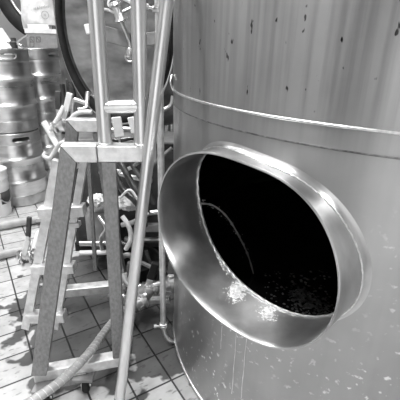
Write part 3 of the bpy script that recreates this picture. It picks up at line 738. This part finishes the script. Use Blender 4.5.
# pale plastic sheets seen between the hoses
def sheet(c, w, h, dpt, label, seed):
    rr = random.Random(seed); bm = B(); bmesh.ops.create_icosphere(bm, subdivisions=4, radius=1)
    ph = [rr.uniform(0, 6) for _ in range(6)]
    for v in bm.verts:
        x, y, z = v.co; k = 1 + .10 * math.sin(5 * x + ph[0]) * math.sin(4 * z + ph[1]) + .05 * math.sin(11 * x + ph[2] + 6 * z)
        k += .28 * mnoise.noise(v.co * 3.1 + V(seed * 7, 0, 0)) + .14 * mnoise.noise(v.co * 7.3); v.co = V(c.x + x * w * k, c.y + y * dpt * k, c.z + z * h * k)
    return tag(obj('plastic_bag', bm, M['fabric']), label, 'bag', 'crumpled pale plastic bags behind the ladder')
sheet(at(97, 200, Y=1.88), .05, .032, .04, 'crumpled white bag seen left of the right ladder leg', 1)
sheet(at(128, 203, Y=1.95), .075, .040, .05, 'crumpled white bag seen right of the right ladder leg', 2)
tag(obj('grey_drum', lathe(B(), [(0, -.12), (.09, -.12), (.095, -.1), (.095, .06), (.08, .1), (.03, .12), (0, .12)], at(98, 215, Y=1.88) + V(0, .08, -.09), (0, 0, 1), 40), M['midgray']), 'small rounded grey drum just below the crumpled white bag', 'drum')
for i, (pp, r, mt, lb) in enumerate([
    ([(113, 150, 1.85), (122, 165, 1.8), (132, 184, 1.75), (141, 198, 1.72), (147, 212, 1.72)], .017, 'dark_hose', 'upper dark hose slanting down behind the right ladder leg'),
    ([(112, 170, 1.75), (122, 188, 1.7), (134, 199, 1.66), (142, 210, 1.64), (144, 226, 1.64)], .019, 'dark_hose', 'thicker dark hose slanting below the others behind the leg'),
    ([(124, 150, 1.9), (134, 168, 1.85), (146, 186, 1.8), (154, 204, 1.8)], .013, 'dark', 'thin dark hose closest to the tank side'),
    ([(122, 216, 1.55), (127, 223, 1.54), (130.5, 232, 1.54), (130, 241, 1.54), (126, 249, 1.55)], .011, 'white_hose', 'small white curved hose in the gap beside the right ladder leg'),
    ([(116, 266, 1.6), (121, 258, 1.6), (129, 255, 1.6), (134, 262, 1.6), (133, 278, 1.6)], .013, 'midgray', 'arched grey hose behind the foot of the pole'),
    ([(132, 263, 1.66), (131, 272, 1.66), (132, 284, 1.66)], .024, 'midgray', 'stubby upright grey pipe inside the arched hose'),
    ([(124, 272, 1.55), (126, 280, 1.54), (133, 286, 1.53), (143, 287, 1.53)], .019, 'tube', 'bright steel pipe elbow low behind the pole'),
    ([(118, 300, 1.45), (124, 296, 1.45), (126, 304, 1.45), (122, 312, 1.45)], .012, 'steel', 'small steel coupling peeking between ladder leg and pole'),
    ([(100, 172, 1.95), (116, 173, 1.92), (132, 177, 1.9), (152, 181, 1.88)], .013, 'tube', 'bright level steel pipe crossing behind ladder and pole'),
    ([(126, 239, 1.9), (150, 240, 1.8), (162, 239.5, 1.72), (172, 239, 1.68)], .016, 'tube', 'bright level steel pipe ending at the tank side'),
    ([(148, 170, 1.9), (160, 158, 1.9), (172, 148, 1.9)], .010, 'midgray', 'thin grey strut in the gap between pole and tank'),
    ([(112, 158, 1.9), (113, 175, 1.9), (117, 192, 1.85)], .012, 'rubber', 'black hose dropping straight behind the right ladder leg'),
    ([(99, 216, 1.84), (106, 228, 1.8), (101, 238, 1.82), (102, 250, 1.845)], .011, 'steel', 'small twisted steel pipe seen between brace and right leg'),
    ([(104, 166, 1.9), (118, 171, 1.88), (130, 168, 1.86), (142, 160, 1.84)], .010, 'tube', 'slim bright pipe dipping below the platform bar'),
    ([(146, 250, 1.75), (150, 262, 1.72), (160, 270, 1.70), (172, 272, 1.68)], .012, 'dark_hose', 'dark hose dropping from the level pipe to the tank side'),
    ([(122, 225, 1.75), (134, 222, 1.74), (146, 214, 1.74), (158, 212, 1.74)], .014, 'steel', 'dull steel pipe behind the small white curved hose'),
    ([(112, 240, 1.8), (124, 244, 1.78), (138, 250, 1.76), (146, 262, 1.76)], .015, 'dark_hose', 'dark hose sagging behind the arched grey hose'),
    ([(120, 198, 1.62), (130, 190, 1.62), (140, 203, 1.62), (148, 214, 1.62)], .006, 'white', 'thin white cable arching over the dark hoses'),
]):
    hose([at(x, y, Y=Y) for x, y, Y in pp], r, mt, lb)
tag(obj('steel_channel', bar(B(), at(146, 227.5, Y=1.75), at(171, 227, Y=1.75), .03, .042), M['midgray'], None, .003), 'grey steel channel above the bright pipe next to the tank', 'channel')
tag(obj('steel_channel', bar(B(), at(140, 301, Y=1.5), at(170, 299.5, Y=1.5), .03, .026), M['bar_top'], None, .003), 'steel channel low behind the thin pipe beside the tank', 'channel')
tag(obj('steel_strap', bar(B(), at(136, 260, Y=1.62), at(152, 267.5, Y=1.62), .02, .014), M['midgray'], None, .002), 'thin sloping steel strap above the low valve', 'strap')
fly_valve(at(146, 291, Y=1.46), 'low pipe valve with a black upright grip behind the pole', at(156, 263, Y=1.46), grip='rubber', s=1.3)
fly_valve(at(170, 284, Y=1.5), 'steel clamp valve tucked beside the tank at the thin pipe', at(172, 262, Y=1.56), s=1.25)
hose([at(137, 300, Y=1.47), at(146, 296, Y=1.46), at(152, 286, Y=1.46), at(160, 284, Y=1.47), at(168, 284, Y=1.5)], .016, 'tube', 'bright steel pipe joining the two low valves', 'steel_pipe', 'pipe')
fly_valve(at(137, 304, Y=1.40), 'low steel clamp valve where the ribbed hose ends', at(131, 284, Y=1.42), grip='white', s=1.1)
# dark drain tub under
tb = V(-.36, 1.80, 0)
tag(obj('black_tub', lathe(B(), [(0, 0), (.12, 0), (.125, .01), (.14, .12), (.148, .13), (.135, .13), (.12, .02), (0, .015)], tb, seg=56), M['rubber']), 'low black tub on the wet floor behind the thin pipe', 'tub')
# tags / paddles behind the rung
for (x0, y0, x1, y1, w, st, lb) in ((116, 117, 119.5, 137, .046, 147, 'white paddle grip standing between the handrails, larger of the two'), (131, 117, 134.5, 133, .036, 142, 'white paddle grip tilted against the right handrail, smaller of the two')):
    Yp = 1.75; t = thing('paddle_lever', lb, 'lever', at(x1, st, Y=Yp), 'white lever grips between the handrails')
    obj('grip', bar(B(), at(x0, y0, Y=Yp), at(x1 + .5, y1, Y=Yp), w, .012, (0, 1, 0)), M['white'], t, .004)
    bm = B(); tube(bm, [at(x1, y1, Y=Yp), at(x1 + .8, st + 12, Y=Yp)], .005, 10, False); obj('stem', bm, M['tube'], t)
for (pp, r, mt, lb) in [([(108, 131, 1.9), (125, 129, 1.9), (140, 130, 1.9), (158, 126, 1.9)], .013, 'steel', 'level steel pipe behind the white lever grips'),
                        ([(108, 139, 1.85), (120, 140, 1.85), (136, 138, 1.85), (152, 141, 1.85)], .010, 'dark_hose', 'dark level hose just above the platform bar'),
                        ([(140, 109, 1.92), (152, 106, 1.92), (160, 103, 1.92)], .011, 'dark', 'dark strut under the rear hatch right of the rung'),
                        ([(146, 118, 1.9), (150, 128, 1.9), (148, 138, 1.9), (152, 150, 1.9)], .012, 'white_hose', 'white hose loop between right handrail and pole'),
                        ([(140, 115, 1.9), (156, 112, 1.9), (170, 106, 1.9), (173, 96, 1.9)], .010, 'tube', 'bright thin pipe rising beside the tank edge')]:
    hose([at(x, y, Y=Y) for x, y, Y in pp], r, mt, lb)

# ------------------------------------------------------------------ lamps, daylight
EM = emit('lamp_tube', 14)
def lamp(x, y, l, rz, label):
    t = thing('ceiling_light', label, 'lamp', (x, y, 3.3))
    t.rotation_euler = (0, 0, rz); bpy.context.view_layer.update()
    o = obj('housing', box(B(), -.12, .12, -l / 2, l / 2, .03, .1), M['white'], None, .01); o.parent = t
    for s in (-.05, .05):
        bm = B(); tube(bm, [(s, -l / 2 + .03, .01), (s, l / 2 - .03, .01)], .019, 16, False); o = obj('lamp_tube', bm, EM, None); o.parent = t
for x, y, l, rz, lb in ((-1.5, 2.3, 1.5, 0, 'twin tube ceiling lamp over the kegs'), (-.9, .6, 1.5, 0, 'twin tube ceiling lamp over the ladder'), (1.6, -.2, 1.5, 0, 'twin tube ceiling lamp right of the viewpoint')):
    lamp(x, y, l, rz, lb)
    ad = bpy.data.lights.new('tube_light', 'AREA'); ad.shape = 'RECTANGLE'; ad.size = .25; ad.size_y = l; ad.energy = 72
    ao = bpy.data.objects.new('tube_light', ad); C.objects.link(ao); ao.location = (x, y, 3.27); ao.rotation_euler = (0, 0, rz)
w = bpy.data.worlds.new('world'); sc.world = w; w.use_nodes = True
w.node_tree.nodes['Background'].inputs[0].default_value = gray(1); w.node_tree.nodes['Background'].inputs[1].default_value = 1.35
sc.view_settings.view_transform = 'Standard'; sc.view_settings.look = 'None'; sc.view_settings.exposure = 0.0; sc.view_settings.gamma = 1
